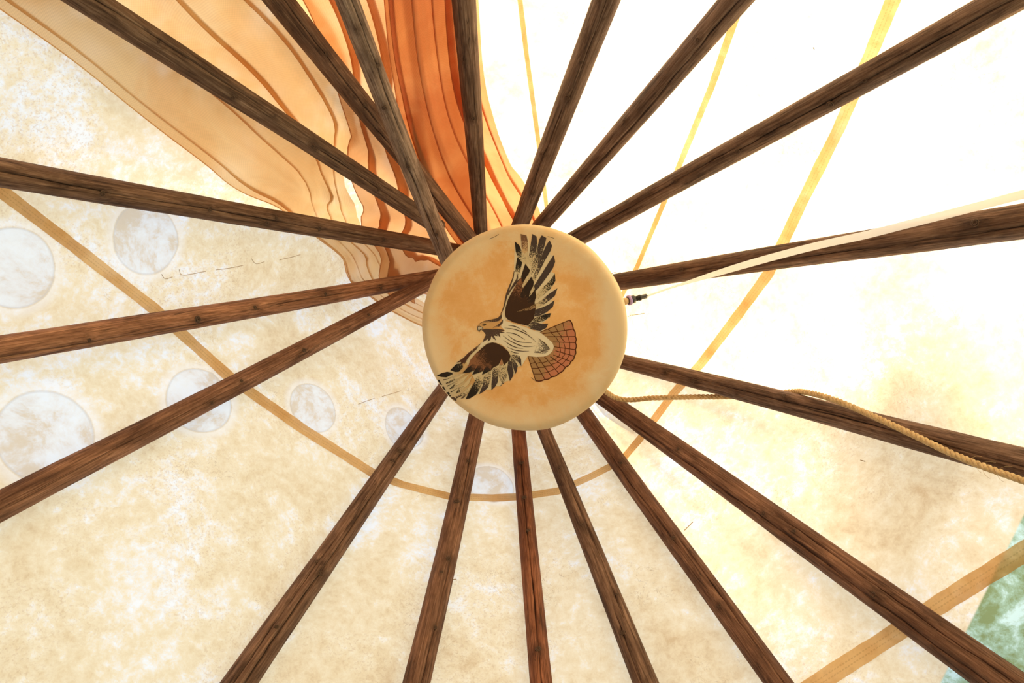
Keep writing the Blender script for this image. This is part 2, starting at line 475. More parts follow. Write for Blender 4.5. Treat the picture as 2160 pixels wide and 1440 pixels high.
def build_pole(q, seed):
    rnd = random.Random(seed)
    z = q.dir
    mid = (q.P0 + q.P1) / 2
    tocam = (cam.location - mid); tocam = (tocam - z * tocam.dot(z)).normalized()   # local +X faces the camera
    x = tocam; y = z.cross(x)
    M = Matrix((x, y, z)).transposed().to_4x4(); M.translation = q.base
    sv = lambda t: lerp(q.s0, q.s1, t)            # fraction -> length along pole from base
    cr = CRACKS[q.key]; kn = KNOTS[q.key]
    side = lambda u: math.asin(max(-.95, min(.95, u)))
    # rings
    lens = []; s = 0.0
    vis = q.s1 - .25
    while s < q.len:
        lens.append(s); s += .25 if s < vis - .2 else .011
    lens.append(q.len)
    nb = 30
    base_ang = [2 * math.pi * k / nb for k in range(nb)]
    cang = [side(c[2]) % (2 * math.pi) for c in cr]
    keep = [a for a in base_ang if all(abs((a - c + math.pi) % (2 * math.pi) - math.pi) > .16 for c in cang)]
    items = [(a, None, 0) for a in keep]
    for ci, c in enumerate(cang):
        for off in (-1, 0, 1): items.append((c + off * .1, ci, off))
    items.sort(key=lambda t: t[0] % (2 * math.pi))
    n = len(items)
    V, F, KA, CA = [], [], [], []
    for s in lens:
        r0 = q.rad(s)
        wand = .22 * noise.noise(Vector((s * 2.1, seed * 5.0, 0))) + .10 * noise.noise(Vector((s * 9, seed * 5.0, 4)))
        bend = Vector((noise.noise(Vector((s * .9, seed, 11))), noise.noise(Vector((s * .9, seed, 17))), 0)) * .006
        for (a, ci, off) in items:
            ang = a + wand; dep = 0.0; ca = 0.0
            if ci is not None:
                f0, f1, _, wf = cr[ci]
                s_hi, s_lo = sv(f0), sv(f1)
                env = sstep(0, .12, s_hi - s) * sstep(0, .12, s - s_lo)
                env *= .35 + .65 * sstep(-.25, .25, noise.noise(Vector((s * 6, seed, ci * 9 + 2))))
                hw = (.0007 + .0014 * wf * env) / r0
                ang = a - off * .1 + off * hw + wand + .05 * noise.noise(Vector((s * 30, seed, ci)))
                if off == 0: dep = min(.012, .011 * wf) * env; ca = env
            ka = 0.0; bump = 0.0
            for (t, u, sz) in kn:
                ds = (s - sv(t)); da = ((ang - side(u) + math.pi) % (2 * math.pi) - math.pi) * r0
                dd = (ds * ds * .6 + da * da) / (sz * sz)
                if dd < 9:
                    g = math.exp(-dd * .55); bump += .0035 * g * (sz / .012); ka = max(ka, math.exp(-dd * .8))
            rr = r0 * (1 + .028 * noise.noise(Vector((math.cos(a) * 1.3, math.sin(a) * 1.3 + seed, s * 3.0))) + .018 * noise.noise(Vector((math.cos(a) * 4, math.sin(a) * 4 + seed, s * 9)))) + bump - dep
            V.append(Vector((rr * math.cos(ang), rr * math.sin(ang), s)) + bend)
            KA.append(ka * .7); CA.append(ca)
    m = len(lens)
    for i in range(m - 1):
        for k in range(n):
            F.append((i * n + k, i * n + (k + 1) % n, (i + 1) * n + (k + 1) % n, (i + 1) * n + k))
    F.append(tuple(range(n))[::-1]); F.append(tuple(range((m - 1) * n, m * n)))
    o = mesh_obj('log_pole', V, F, WOOD, attrs={'knot': KA, 'crack': CA})
    o.matrix_world = M
    o.color = (*q.tint, 1)
    tag(o, q.label, 'log pole', 'tent poles meeting behind the drum')
    for (t, u, sz) in kn:
        s = sv(t); r0 = q.rad(s)
        wand = .22 * noise.noise(Vector((s * 2.1, seed * 5.0, 0)))
        a = side(u)
        bend = Vector((noise.noise(Vector((s * .9, seed, 11))), noise.noise(Vector((s * .9, seed, 17))), 0)) * .006
        rad = Vector((math.cos(a), math.sin(a), 0)); tan = Vector((-math.sin(a), math.cos(a), 0))
        kO = bpy.data.objects.new('knot', KNOT_ME); col.objects.link(kO); kO.parent = o
        K = Matrix((tan, Vector((0, 0, 1)), rad)).transposed().to_4x4()
        if K.determinant() < 0: K = Matrix((-tan, Vector((0, 0, 1)), rad)).transposed().to_4x4()
        K.translation = rad * (r0 + .0022 * sz / .012) + Vector((0, 0, s)) + bend
        sc_ = sz * rnd.uniform(.42, .68)
        kO.matrix_local = K @ Matrix.Rotation(rnd.uniform(-.5, .5), 4, 'Z') @ Matrix.Scale(sc_, 4)
    return o
for i, (k, q) in enumerate(PL.items()):
    build_pole(q, i + 1)

# ------------------------------------------------------------------ sewn seams on the canvas
def mat_seam():
    N = NT('doubled_canvas_seam')
    tc = N.n('ShaderNodeTexCoord'); sp = N.n('ShaderNodeSeparateXYZ'); N.l(tc.outputs['UV'], sp.inputs[0])
    v = tc.outputs['Object']
    n = N.noise(v, 9, 6, .65); n2 = N.noise(v, 60, 4, .6)
    c = N.ramp(n, [(.35, (.70, .43, .20)), (.6, (.84, .60, .33))])
    c = N.mix(N.rng(n2, .5, .75, 0, .35), c, (.62, .38, .18))
    dash = N.math('GREATER_THAN', N.math('FRACT', N.math('MULTIPLY', sp.outputs[0], 130.0)), .35)
    for u0 in (.38, .62):
        ln = N.math('LESS_THAN', N.math('ABSOLUTE', N.math('SUBTRACT', sp.outputs[1], u0)), .035)
        c = N.mix(N.math('MULTIPLY', N.math('MULTIPLY', ln, dash), .30), c, (.40, .24, .11))
    return N.cloth(c, .58)
SEAM = mat_seam()
def strip(name, pts, mat, parent, inset=.004, step=7.0, label=None):
    """pts: (px, py, width px) along the canvas"""
    path = []
    for (a, b) in zip(pts[:-1], pts[1:]):
        L = math.hypot(b[0] - a[0], b[1] - a[1]); n = max(1, int(L / step))
        for k in range(n):
            t = k / n; path.append((lerp(a[0], b[0], t), lerp(a[1], b[1], t), lerp(a[2], b[2], t)))
    path.append(pts[-1])
    V, F, UV = [], [], []
    acc = 0.0; last = None
    for i, (x, y, w) in enumerate(path):
        a = path[max(0, i - 2)]; b = path[min(len(path) - 1, i + 2)]
        dx, dy = b[0] - a[0], b[1] - a[1]; L = math.hypot(dx, dy); nx, ny = -dy / L, dx / L
        w *= 1 + .10 * noise.noise(Vector((x * .03, y * .03, 1)))
        for j, u in enumerate((-.5, -.17, .17, .5)):
            p, _, _ = hit_canvas(x + nx * w * u, y + ny * w * u, inset)
            V.append(p)
            UV.append((acc, j / 3))
        c_ = V[-2]
        if last is not None: acc += (c_ - last).length
        last = c_
        for q_ in range(4): UV[-4 + q_] = (acc, UV[-4 + q_][1])
        if i:
            for j in range(3):
                k0 = (i - 1) * 4 + j
                F.append((k0, k0 + 1, k0 + 5, k0 + 4))
    o = mesh_obj(name, V, F, mat, parent, uv=UV)
    if label: o['label'] = label
    return o
strip('seam_strip', [(-60, 355, 31), (150, 515, 26), (330, 655, 24), (490, 800, 22), (640, 905, 21), (790, 1000, 18), (850, 1022, 15), (950, 1047, 15),
                     (1040, 1050, 16), (1100, 1047, 15), (1178, 1035, 15), (1245, 1005, 14), (1310, 972, 14), (1350, 925, 15), (1420, 830, 17), (1480, 765, 18), (1560, 660, 20), (1622, 575, 22),
                     (1690, 430, 24), (1770, 270, 26), (1830, 130, 29), (1900, -40, 32)], SEAM, cover, label='long tan stitched seam bending round the tent')
strip('seam_strip', [(1250, 740, 9), (1345, 560, 9), (1420, 380, 11), (1500, 185, 14), (1575, -30, 18)], SEAM, cover, label='tan seam across the white sunlit canvas')
strip('seam_strip', [(1158, 480, 8), (1140, 330, 9), (1110, 110, 10), (1092, -40, 11)], SEAM, cover, label='pale seam beside the orange cloth')
strip('seam_strip', [(1690, 1462, 40), (1850, 1360, 42), (1960, 1288, 42), (2060, 1225, 44), (2230, 1120, 46)], SEAM, cover, label='broad brown seam near the green corner')
# hand stitches in the canvas, left of the orange cloth
STITCH = mat_plain('brown_thread', (.50, .36, .22), .9)
for (a, m, b) in [((341, 578), (348, 588), (364, 584)), ((378, 568), (386, 580), (434, 572)), ((456, 569), (480, 566), (512, 560)), ((530, 545), (540, 556), (558, 552)),
                  ((590, 548), (612, 543), (634, 537)), ((756, 852), (772, 846), (790, 840)), ((806, 836), (830, 829), (846, 824))]:
    pts = smooth_path([hit_canvas(*p, .004)[0] for p in (a, m, b)], .006)
    v_, f_ = tube(pts, .0008, 5)
    mesh_obj('stitch', v_, f_, STITCH, cover)
for (a, b) in [((955, 1222), (963, 1221)), ((1715, 100), (1718, 105)), ((1815, 970), (1825, 973)), ((1444, 1118), (1462, 1100))]:
    pts = smooth_path([hit_canvas(*p, .004)[0] for p in (a, b)], .004)
    v_, f_ = tube(pts, .0012, 5); mesh_obj('stitch', v_, f_, STITCH, cover)

# ------------------------------------------------------------------ orange mesh cloth hung between canvas and poles
def mat_cloth(name, ca, cb, trans):
    N = NT(name)
    tc = N.n('ShaderNodeTexCoord'); sp = N.n('ShaderNodeSeparateXYZ'); N.l(tc.outputs['UV'], sp.inputs[0])
    v = tc.outputs['Object']
    n = N.noise(v, 4.0, 5, .6, .6)
    c = N.mix(N.rng(n, .35, .65), ca, cb)
    wu = N.math('SINE', N.math('MULTIPLY', sp.outputs[0], 2 * math.pi * 190)); wv = N.math('SINE', N.math('MULTIPLY', sp.outputs[1], 2 * math.pi * 190))
    weave = N.math('MULTIPLY_ADD', N.math('MULTIPLY', wu, wv), .5, .5)
    c = N.mix(N.math('MULTIPLY', weave, .28), c, tuple(x * .55 for x in ca))
    return N.cloth(c, trans)
CL_A = mat_cloth('orange_mesh_cloth', (.92, .64, .38), (.96, .76, .52), .80)
CL_B = mat_cloth('orange_mesh_cloth_folded', (.78, .46, .27), (.86, .57, .36), .78)
CL_C = mat_cloth('deep_orange_cloth', (.80, .41, .23), (.90, .56, .33), .78)

def edge_fn(pts):
    tab = sorted(((hit_canvas(*p)[2], hit_canvas(*p)[1]) for p in pts))
    def f(z):
        return sum(f0(z + o * .03) for o in (-2, -1, 0, 1, 2)) / 5
    def f0(z):
        if z <= tab[0][0]:
            (z0, a0), (z1, a1) = tab[0], tab[1]
        elif z >= tab[-1][0]:
            return tab[-1][1]
        else:
            for (z0, a0), (z1, a1) in zip(tab[:-1], tab[1:]):
                if z0 <= z <= z1: break
        t = (z - z0) / (z1 - z0)
        return a0 + (a1 - a0) * max(-.6, t)
    return f
def pole_window(phi, z):
    r = canvas_r(phi, z); best = 9
    for (a, v) in polygon(z):
        d = abs((phi - a + math.pi) % (2 * math.pi) - math.pi) * r
        best = min(best, d)
    return sstep(.035, .13, best)
cloth = bpy.data.objects.new('orange_liner', None); col.objects.link(cloth)
cloth.location = cpoint(math.radians(-40), .5, 4.3)
tag(cloth, 'orange mesh cloth draped inside the canvas behind the upper left poles', 'cloth')
def off_base(level): return .006 + .009 * level
def cloth_panel(level, left, right, mat, folds, amp, seed, pleats=(), zlo=2.75, zhi=Z_TOP - .03, nu=64, nv=110, label=None):
    """one hanging width of cloth; pleats (place, width) fold it back on itself into three layers"""
    L, R = edge_fn(left), edge_fn(right)
    prof = []; x = 0.0                                  # (place across the panel, layers in front)
    for (x0, w) in sorted(pleats):
        n = max(2, int((x0 + w - x) * nu))
        prof += [(lerp(x, x0 + w, i / n), 0.0, None) for i in range(n)]
        prof += [(x0 + w, 0.0, (x0, w)), (x0 + w * .6, .5, (x0, w)), (x0 + w * .3, .8, (x0, w)), (x0, 1.0, (x0, w)), (x0 + w * .3, 1.5, (x0, w)), (x0 + w * .7, 1.8, (x0, w)), (x0 + w, 2.0, (x0, w))]
        x = x0 + w + .03
    n = max(2, int((1 - x) * nu)); prof += [(lerp(x, 1, i / n), 0.0, None) for i in range(n + 1)]
    V, F, UV = [], [], []
    def pt(u, lay, z):
        a, b = L(z), R(z); phi = lerp(a, b, u)
        win = pole_window(phi, z)
        fo = 0.0
        for k, (fr, ph, am) in enumerate(folds):
            fo += am * (.5 + .5 * math.sin(2 * math.pi * fr * u + ph + .9 * noise.noise(Vector((u * 2, z * 1.5, seed + k)))))
        fo *= amp * (.25 + .75 * sstep(Z_TOP, Z_TOP - .8, z))
        off = off_base(level) + .0016 * lay + win * (.008 * level + fo + .004 * (1 + noise.noise(Vector((phi * 9, z * 5, seed)))))
        return cpoint(phi, canvas_r(phi, z) - off, z), phi
    nc = len(prof)
    for j in range(nv + 1):
        z = lerp(zlo, zhi, j / nv)
        for (u, lay, pl) in prof:
            if pl is not None:                          # pleats meander and breathe along their length
                wv = .55 + .6 * noise.noise(Vector((pl[0] * 20, z * 1.6, seed))) + .25 * sstep(3.4, 4.4, z)
                u = pl[0] + pl[1] - (pl[0] + pl[1] - u) * max(.08, wv)
            p, phi = pt(u, lay, z)
            V.append(p - cloth.location); UV.append((phi * .9, z))
    for j in range(nv):
        for i in range(nc - 1):
            a = j * nc + i
            F.append((a, a + 1, a + nc + 1, a + nc))
    o = mesh_obj('cloth_panel', V, F, mat, cloth, uv=UV)
    if label: o['label'] = label
    hv, hf = tube([V[j * nc] for j in range(nv + 1)], .0014, 6)       # turned hem along the panel's left edge
    mesh_obj('hem', hv, hf, mat, o)
    return o
EL = [(-120, -60), (0, 25), (130, 115), (280, 240), (400, 330), (490, 400), (600, 440), (680, 510), (740, 590), (870, 690), (900, 712)]
ER = [(590, -80), (668, 0), (715, 80), (745, 180), (752, 250), (742, 300), (712, 335), (712, 372), (735, 425), (757, 470), (800, 520), (850, 580), (900, 650)]
FL = [(590, -80), (640, 0), (668, 62), (700, 150), (712, 195), (724, 300), (736, 390), (755, 468), (800, 540), (840, 610), (890, 690)]
FR = [(960, -80), (965, 0), (975, 200), (990, 350), (1010, 480)]
GL = [(785, -80), (792, 0), (797, 90), (830, 230), (890, 400), (950, 500)]
GR = [(1003, -80), (1008, 0), (1016, 140), (1032, 215), (1062, 285), (1112, 385), (1152, 455), (1165, 500)]
cloth_panel(0, EL, ER, CL_A, [(2.2, .4, .6), (5.3, 2.0, .4)], .040, 1, [(.02, .035), (.30, .02), (.50, .045), (.74, .03)], label='pale orange mesh panel')
cloth_panel(1, FL, FR, CL_B, [(2.6, 1.0, .6), (6.0, .3, .4)], .030, 5, [(.10, .10), (.33, .07), (.55, .10)], label='folded orange panel behind the grey pole')
cloth_panel(2, GL, GR, CL_C, [(3.0, 2.2, .6), (7.1, .8, .4)], .030, 9, [(.03, .10), (.28, .03), (.52, .025), (.66, .09), (.88, .04)], label='deep orange panel with soft folds')

# ------------------------------------------------------------------ the hand drum
DC = at(1100, 695, 2.60)
d_ax = Vector((.17, -.13, 1)).normalized()             # from the face towards the back
DR, DT = .3005, .105
dX = Vector((1, 0, 0)); dX = (dX - d_ax * dX.dot(d_ax)).normalized(); dY = d_ax.cross(dX)   # dX image right, dY image down
DM = Matrix((dX, dY, d_ax)).transposed().to_4x4(); DM.translation = DC
drum = bpy.data.objects.new('hand_drum', None); col.objects.link(drum); drum.matrix_world = DM
tag(drum, 'round hide drum painted with a flying hawk, hung under the pole crossing', 'drum')
def face_uv(px, py):
    """pixel -> point on the drum's face plane, in drum coordinates"""
    o = Vector((0, 0, CAM_Z)); r = ray(px, py)
    t = (DC - o).dot(d_ax) / r.dot(d_ax)
    p = o + r * t - DC
    return p.dot(dX), p.dot(dY)

def mat_hide():
    N = NT('drum_hide')
    v = N.coord('Object'); n = N.noise(v, 5.5, 6, .6, .5); n2 = N.noise(v, 22, 7, .72, .6); n3 = N.noise(v, 260, 3, .6)
    f = N.math('ADD', N.math('MULTIPLY', n, .62), N.math('ADD', N.math('MULTIPLY', n2, .28), N.math('MULTIPLY', n3, .10)))
    sp = N.n('ShaderNodeSeparateXYZ'); N.l(v, sp.inputs[0])
    rr = N.math('SQRT', N.math('ADD', N.math('POWER', sp.outputs[0], 2.0), N.math('POWER', sp.outputs[1], 2.0)))
    f = N.math('ADD', f, N.rng(rr, .20, .285, 0, .20))
    c = N.ramp(f, [(.40, (.80, .45, .17)), (.50, (.86, .53, .235)), (.58, (.90, .66, .37)), (.72, (.94, .78, .54))])
    return N.cloth(c, .30)
HIDE = mat_hide()
def lathe(prof, n=96, wob=0.0, seed=0):
    V, F = [], []
    for (r, z) in prof:
        for k in range(n):
            a = 2 * math.pi * k / n
            w = 1 + wob * noise.noise(Vector((math.cos(a) * 2.2, math.sin(a) * 2.2, seed))) if r > .2 else 1
            V.append(Vector((r * w * math.cos(a), r * w * math.sin(a), z)))
    for i in range(len(prof) - 1):
        for k in range(n):
            F.append((i * n + k, i * n + (k + 1) % n, (i + 1) * n + (k + 1) % n, (i + 1) * n + k))
    return V, F
prof = [(.0005, 0), (.08, 0), (.16, 0), (.23, 0), (.262, 0), (.275, .0006), (.283, .003), (.288, .0075), (.2905, .014), (.2915, .03), (.291, .06), (.2895, .09), (.287, .102), (.281, .109), (.262, .111), (.240, .1125), (.236, .110)]
prof = [(r * DR / .2905, z) for r, z in prof]
V, F = lathe(prof, 120, .012, 3)
mesh_obj('drum_skin', V, F, HIDE, drum)
# wooden hoop inside, open at the back
V, F = lathe([(.276, .004), (.279, .004), (.280, .104), (.270, .106), (.268, .02), (.276, .004)], 96)
mesh_obj('hoop', V, F, mat_plain('pale_ash', (.55, .38, .22), .6), drum)
CORD = mat_plain('rawhide_lace', (.62, .44, .25), .8)
for k in range(10):
    a = 2 * math.pi * (k + .3) / 10
    p0 = Vector((.244 * math.cos(a), .244 * math.sin(a), .114)); p1 = Vector((.02 * math.cos(a), .02 * math.sin(a), .118))
    v_, f_ = tube(smooth_path([p0, p0.lerp(p1, .5) + Vector((0, 0, -.004)), p1], .03), .0024, 6)
    mesh_obj('lace', v_, f_, CORD, drum)
V, F = lathe([(.018, .110), (.026, .112), (.028, .118), (.024, .124), (.016, .122), (.018, .110)], 24)
mesh_obj('lacing_ring', V, F, CORD, drum)
inv = DM.inverted()
for k, pk in enumerate(('P11', 'P15', 'P4')):
    q = PL[pk]; sl = q.s0 + .06
    pp = q.base + q.dir * sl
    inw = Vector((AX.x - pp.x, AX.y - pp.y, -.4)).normalized()
    pp = pp + inw * (q.rad(sl) + .014)
    lp = inv @ pp; a = math.atan2(lp.y, lp.x)
    p0 = Vector((.262 * math.cos(a), .262 * math.sin(a), .111))
    v_, f_ = tube([p0, p0.lerp(lp, .5), lp], .003, 6)
    mesh_obj('hanging_cord', v_, f_, CORD, drum)
# stitched nicks round the rim and stray threads
DARK_T = mat_plain('dark_thread', (.16, .11, .07), .9)
for (pts, d_) in [([(1155, 499), (1162, 500), (1169, 503)], -.004), ([(1268, 567), (1273, 572), (1278, 577)], .02), ([(1321, 670), (1322, 678), (1322, 685)], .03),
                  ([(1325, 667), (1328, 666), (1331, 664)], .03), ([(1290, 577), (1297, 574), (1302, 575), (1310, 574)], .05), ([(1332, 664), (1345, 663), (1360, 660)], .04),
                  ([(1032, 504), (1044, 499), (1052, 494)], -.004), ([(1120, 796), (1125, 800), (1130, 803)], -.003)]:
    pp = []
    for (x_, y_) in pts:
        u_, w_ = face_uv(x_, y_); g = 1 + d_ / 2.6
        pp.append(Vector((u_ * g - d_ * .17, w_ * g + d_ * .13, d_)))
    v_, f_ = tube(smooth_path(pp, .004), .0008, 5)
    mesh_obj('loose_thread', v_, f_, DARK_T, drum)

# ---- the painted hawk: flat paint on the hide
def mat_paint():
    N = NT('hawk_paint')
    pc = N.attr('paint').outputs['Color']; uc = N.attr('under').outputs['Color']; dn = N.attr('dens').outputs['Fac']
    v = N.coord('Object'); n = N.noise(v, 480, 2, .6); n2 = N.noise(v, 60, 3, .6)
    thr = N.math('ADD', n, N.math('MULTIPLY', N.math('SUBTRACT', n2, .5), .35))
    k = N.math('ADD', N.math('MULTIPLY', N.math('SUBTRACT', dn, .5), .55), .5)
    f = N.math('SUBTRACT', k, thr); nd = N.n('ShaderNodeMapRange'); N.l(f, nd.inputs[0]); nd.inputs[1].default_value = -.03; nd.inputs[2].default_value = .03
    c = N.mix(nd.outputs[0], uc, pc)
    return N.princ(c, .8, spec=.15)
PAINT = mat_paint()
def cA(x, y): return (1020 + x / 6, 480 + y / 6)
def cB(x, y): return (900 + x / 7.2, 660 + y / 7.2)
def cC(x, y): return (1040 + x / 7.2, 640 + y / 7.2)
class Paint:
    def __init__(s): s.V, s.F, s.P, s.U, s.D = [], [], [], [], []
    def poly(s, pts, layer, c, under=None, dens=(1.0, 1.0), axis=None, rnd=0):
        """pts pixels; dens runs linearly from axis[0] to axis[1] (pixels)"""
        under = under or c
        for _ in range(rnd):
            q = []
            for i in range(len(pts)):
                a, b = pts[i], pts[(i + 1) % len(pts)]
                q += [(lerp(a[0], b[0], .25), lerp(a[1], b[1], .25)), (lerp(a[0], b[0], .75), lerp(a[1], b[1], .75))]
            pts = q
        b0 = len(s.V)
        for (x, y) in pts:
            u, w = face_uv(x, y)
            rr = math.hypot(u, w); zz = 0.0
            if rr > .268:
                k_ = min(rr, .296) / rr; u *= k_; w *= k_; rr = min(rr, .296)
                zz = .0045 * ((rr - .268) / .028) ** 2.2
            s.V.append(Vector((u, w, zz - .0005 - .00022 * layer)))
            if axis:
                (x0, y0), (x1, y1) = axis
                t = ((x - x0) * (x1 - x0) + (y - y0) * (y1 - y0)) / ((x1 - x0) ** 2 + (y1 - y0) ** 2)
                d = lerp(dens[0], dens[1], t)
            else: d = dens[0]
            s.P.append(c); s.U.append(under); s.D.append(d)
        s.F.append(tuple(range(b0, len(s.V))))
    def line(s, pts, w0, w1, layer, c):
        """painted stroke, widths in pixels"""
        P = [Vector((x, y, 0)) for x, y in pts]
        P = smooth_path(P, 1.2) if len(P) > 2 else [P[0].lerp(P[1], k / 4) for k in range(5)]
        a, b = [], []
        for i, p in enumerate(P):
            t = (P[min(i + 1, len(P) - 1)] - P[max(i - 1, 0)]).normalized(); nx = Vector((-t.y, t.x, 0))
            f = i / (len(P) - 1); w = lerp(w0, w1, abs(2 * f - 1) if w1 < w0 else f) / 2
            a.append(p + nx * w); b.append(p - nx * w)
        for i in range(len(P) - 1):
            s.poly([(a[i].x, a[i].y), (a[i + 1].x, a[i + 1].y), (b[i + 1].x, b[i + 1].y), (b[i].x, b[i].y)], layer, c)
    def build(s, name, parent):
        bm = bmesh.new()
        lp = bm.verts.layers.float_color.new('paint'); lu = bm.verts.layers.float_color.new('under'); ld = bm.verts.layers.float.new('dens')
        vs_ = []
        for v, p, u, d in zip(s.V, s.P, s.U, s.D):
            x = bm.verts.new(v); x[lp] = (*p, 1); x[lu] = (*u, 1); x[ld] = d; vs_.append(x)
        for f in s.F:
            try: bm.faces.new([vs_[i] for i in f])
            except ValueError: pass
        bm.normal_update()
        bmesh.ops.triangulate(bm, faces=bm.faces[:], ngon_method='EAR_CLIP')
        for f in bm.faces:
            f.normal_update()
            if f.normal.z > 0: f.normal_flip()
        me = bpy.data.meshes.new(name); bm.to_mesh(me); bm.free(); me.materials.append(PAINT)
        o = bpy.data.objects.new(name, me); col.objects.link(o); o.parent = parent
        return o
BLK, BRN, CRM, RED, UMB = (.030, .022, .018), (.062, .030, .018), (.86, .74, .56), (.60, .22, .125), (.10, .062, .048)
SAND = (.70, .55, .34); TAN = (.62, .33, .12); GREY = (.34, .29, .22); PURP = (.075, .052, .048)

body = Paint()
body.poly([cA(240, 1100), cA(275, 1180), cC(230, 270), cC(330, 310), cC(480, 350), cC(600, 400), cC(720, 440), cC(820, 520), cC(900, 590), cC(925, 650), cC(905, 720), cC(850, 775),
           cC(780, 803), cC(660, 810), cC(530, 795), cC(435, 950), cC(420, 880), cC(330, 760), cB(1240, 560), cB(1130, 470), cB(1000, 438), cB(900, 465), cB(830, 520), cB(800, 500), cB(845, 440),
           cB(900, 340), cB(990, 360), cB(1100, 300), cB(1190, 270), cB(1130, 200), cB(1150, 100), cA(215, 1110)], 3, CRM)
for L_ in [[(230, 330), (330, 345), (420, 385)], [(175, 370), (300, 385), (440, 430), (560, 500), (650, 580)], [(205, 435), (330, 460), (420, 505), (485, 550)],
           [(230, 480), (300, 535), (400, 580), (590, 595)], [(155, 490), (270, 570), (400, 630), (520, 655), (640, 640)], [(160, 555), (270, 630), (370, 670), (460, 680)],
           [(215, 655), (330, 705), (440, 720), (550, 720)], [(270, 715), (330, 745), (395, 750)], [(440, 395), (480, 415), (520, 450)]]:
    body.line([cC(*p) for p in L_], 1.9, .5, 6, UMB)
body.poly([cC(*p) for p in [(690, 530), (760, 580), (812, 625), (860, 690), (800, 708), (720, 735), (620, 742), (665, 660)]], 6, (.20, .16, .12), CRM, (.15, 1.0), (cC(620, 640), cC(850, 690)))
body.line([cC(690, 530), cC(770, 590), cC(815, 630), cC(860, 690)], 1.8, .8, 7, UMB)
body.line([cC(860, 695), cC(780, 712), cC(700, 742), cC(625, 742)], 1.6, .6, 7, UMB)
body.poly([cC(*p) for p in [(700, 750), (780, 718), (850, 712), (800, 750), (740, 762)]], 6, (.30, .24, .18), CRM, (.6,))
hawk = body.build('painted_hawk', drum)
hawk['label'] = 'brown, white and red hawk painted on the hide'

tail = Paint()
tail.poly([cC(*p) for p in [(715, 435), (1165, 248), (1200, 290), (1222, 345), (1222, 385), (1252, 440), (1258, 495), (1250, 520), (1268, 600), (1255, 690), (1248, 740), (1230, 790), (1205, 850), (1170, 890), (1135, 930),
           (1090, 980), (1060, 1010), (990, 1068), (900, 1110), (850, 1140), (790, 1152), (740, 1185), (690, 1190), (648, 1172), (615, 1090), (575, 930), (525, 795), (700, 700)]], 1, RED, (.42, .24, .11), (.0, 1.25), (cC(820, 640), cC(1180, 800)))
rad = [((715, 435), (1165, 248)), ((750, 460), (1220, 388)), ((820, 503), (1250, 500)), ((910, 583), (1252, 592)), ((925, 655), (1252, 700)), ((950, 715), (1235, 800)), ((915, 780), (1185, 880)),
       ((870, 805), (1100, 965)), ((780, 805), (1000, 1060)), ((680, 812), (890, 1112)), ((590, 805), (790, 1152)), ((530, 798), (648, 1172))]
LINE = (.10, .032, .016)
for a, b in rad: tail.line([cC(*a), cC(*b)], 1.5, 1.6, 2, LINE)
for (a0, b0), (a1, b1) in zip(rad[:-1], rad[1:]):
    for k, f in enumerate((.28, .50, .74)):
        j = .03 * math.sin(a0[0] * .7 + k * 2.1)
        tail.line([cC(lerp(a0[0], b0[0], f + j), lerp(a0[1], b0[1], f + j)), cC(lerp(a1[0], b1[0], f - j), lerp(a1[1], b1[1], f - j))], 1.3, 1.3, 2, LINE)
    m = ((b0[0] + b1[0]) / 2, (b0[1] + b1[1]) / 2); cx_, cy_ = 830, 690
    L_ = math.hypot(m[0] - cx_, m[1] - cy_); m = (m[0] + (m[0] - cx_) / L_ * 14, m[1] + (m[1] - cy_) / L_ * 14)
    tail.line([cC(*b0), cC(*m), cC(*b1)], 2.4, 2.4, 2, LINE)
t_ = tail.build('tail', hawk); t_['label'] = 'red fan tail with dark bars'

w1 = Paint()
w1.poly([cA(*p) for p in [(395, 180), (470, 290), (470, 90), (560, 110), (600, 260), (618, 90), (680, 115), (690, 240), (735, 105), (795, 135), (770, 280), (835, 170), (866, 235), (840, 340), (888, 350), (908, 435), (860, 560),
         (903, 580), (912, 670), (850, 790), (935, 768), (900, 865), (840, 940), (898, 920), (878, 1000), (780, 1090), (856, 1080), (840, 1130), (740, 1210), (815, 1218), (785, 1275), (720, 1330), (560, 1255), (310, 1172), (275, 1180), (232, 1100),
         (262, 1000), (300, 840), (350, 700), (385, 560), (390, 400)]], 1, (.80, .66, .46))
def feather(P, f, pts, tip, base, d0, d1, layer=4, c=PURP, under=SAND):
    P.poly([f(*p) for p in pts], layer, c, under, (d0, d1), (f(*tip), f(*base)))
feather(w1, cA, [(395, 172), (455, 225), (480, 290), (485, 420), (455, 400), (430, 360), (408, 300), (402, 240)], (400, 180), (470, 420), 1.3, .25, 4, BLK)
feather(w1, cA, [(470, 80), (545, 100), (562, 180), (558, 300), (520, 330), (487, 300), (480, 200)], (505, 80), (525, 320), .95, .30, 4, (.20, .10, .06), (.66, .44, .24))
feather(w1, cA, [(480, 300), (560, 300), (570, 430), (545, 480), (500, 450)], (520, 300), (520, 480), .35, .15, 3)
feather(w1, cA, [(618, 80), (672, 110), (680, 200), (662, 330), (640, 450), (600, 490), (562, 440), (585, 300), (602, 180)], (640, 90), (590, 470), 1.1, .25)
feather(w1, cA, [(738, 97), (795, 130), (772, 230), (722, 400), (640, 560), (600, 600), (606, 500), (660, 360), (690, 220), (705, 150)], (760, 110), (620, 580), 1.0, .35, 4)
feather(w1, cA, [(838, 160), (868, 230), (850, 290), (770, 430), (690, 590), (640, 690), (618, 640), (690, 470), (758, 300), (800, 210)], (850, 180), (640, 660), 1.1, .45)
feather(w1, cA, [(888, 345), (908, 430), (880, 510), (790, 640), (700, 760), (650, 810), (636, 740), (720, 610), (800, 480)], (900, 380), (660, 780), 1.2, .85)
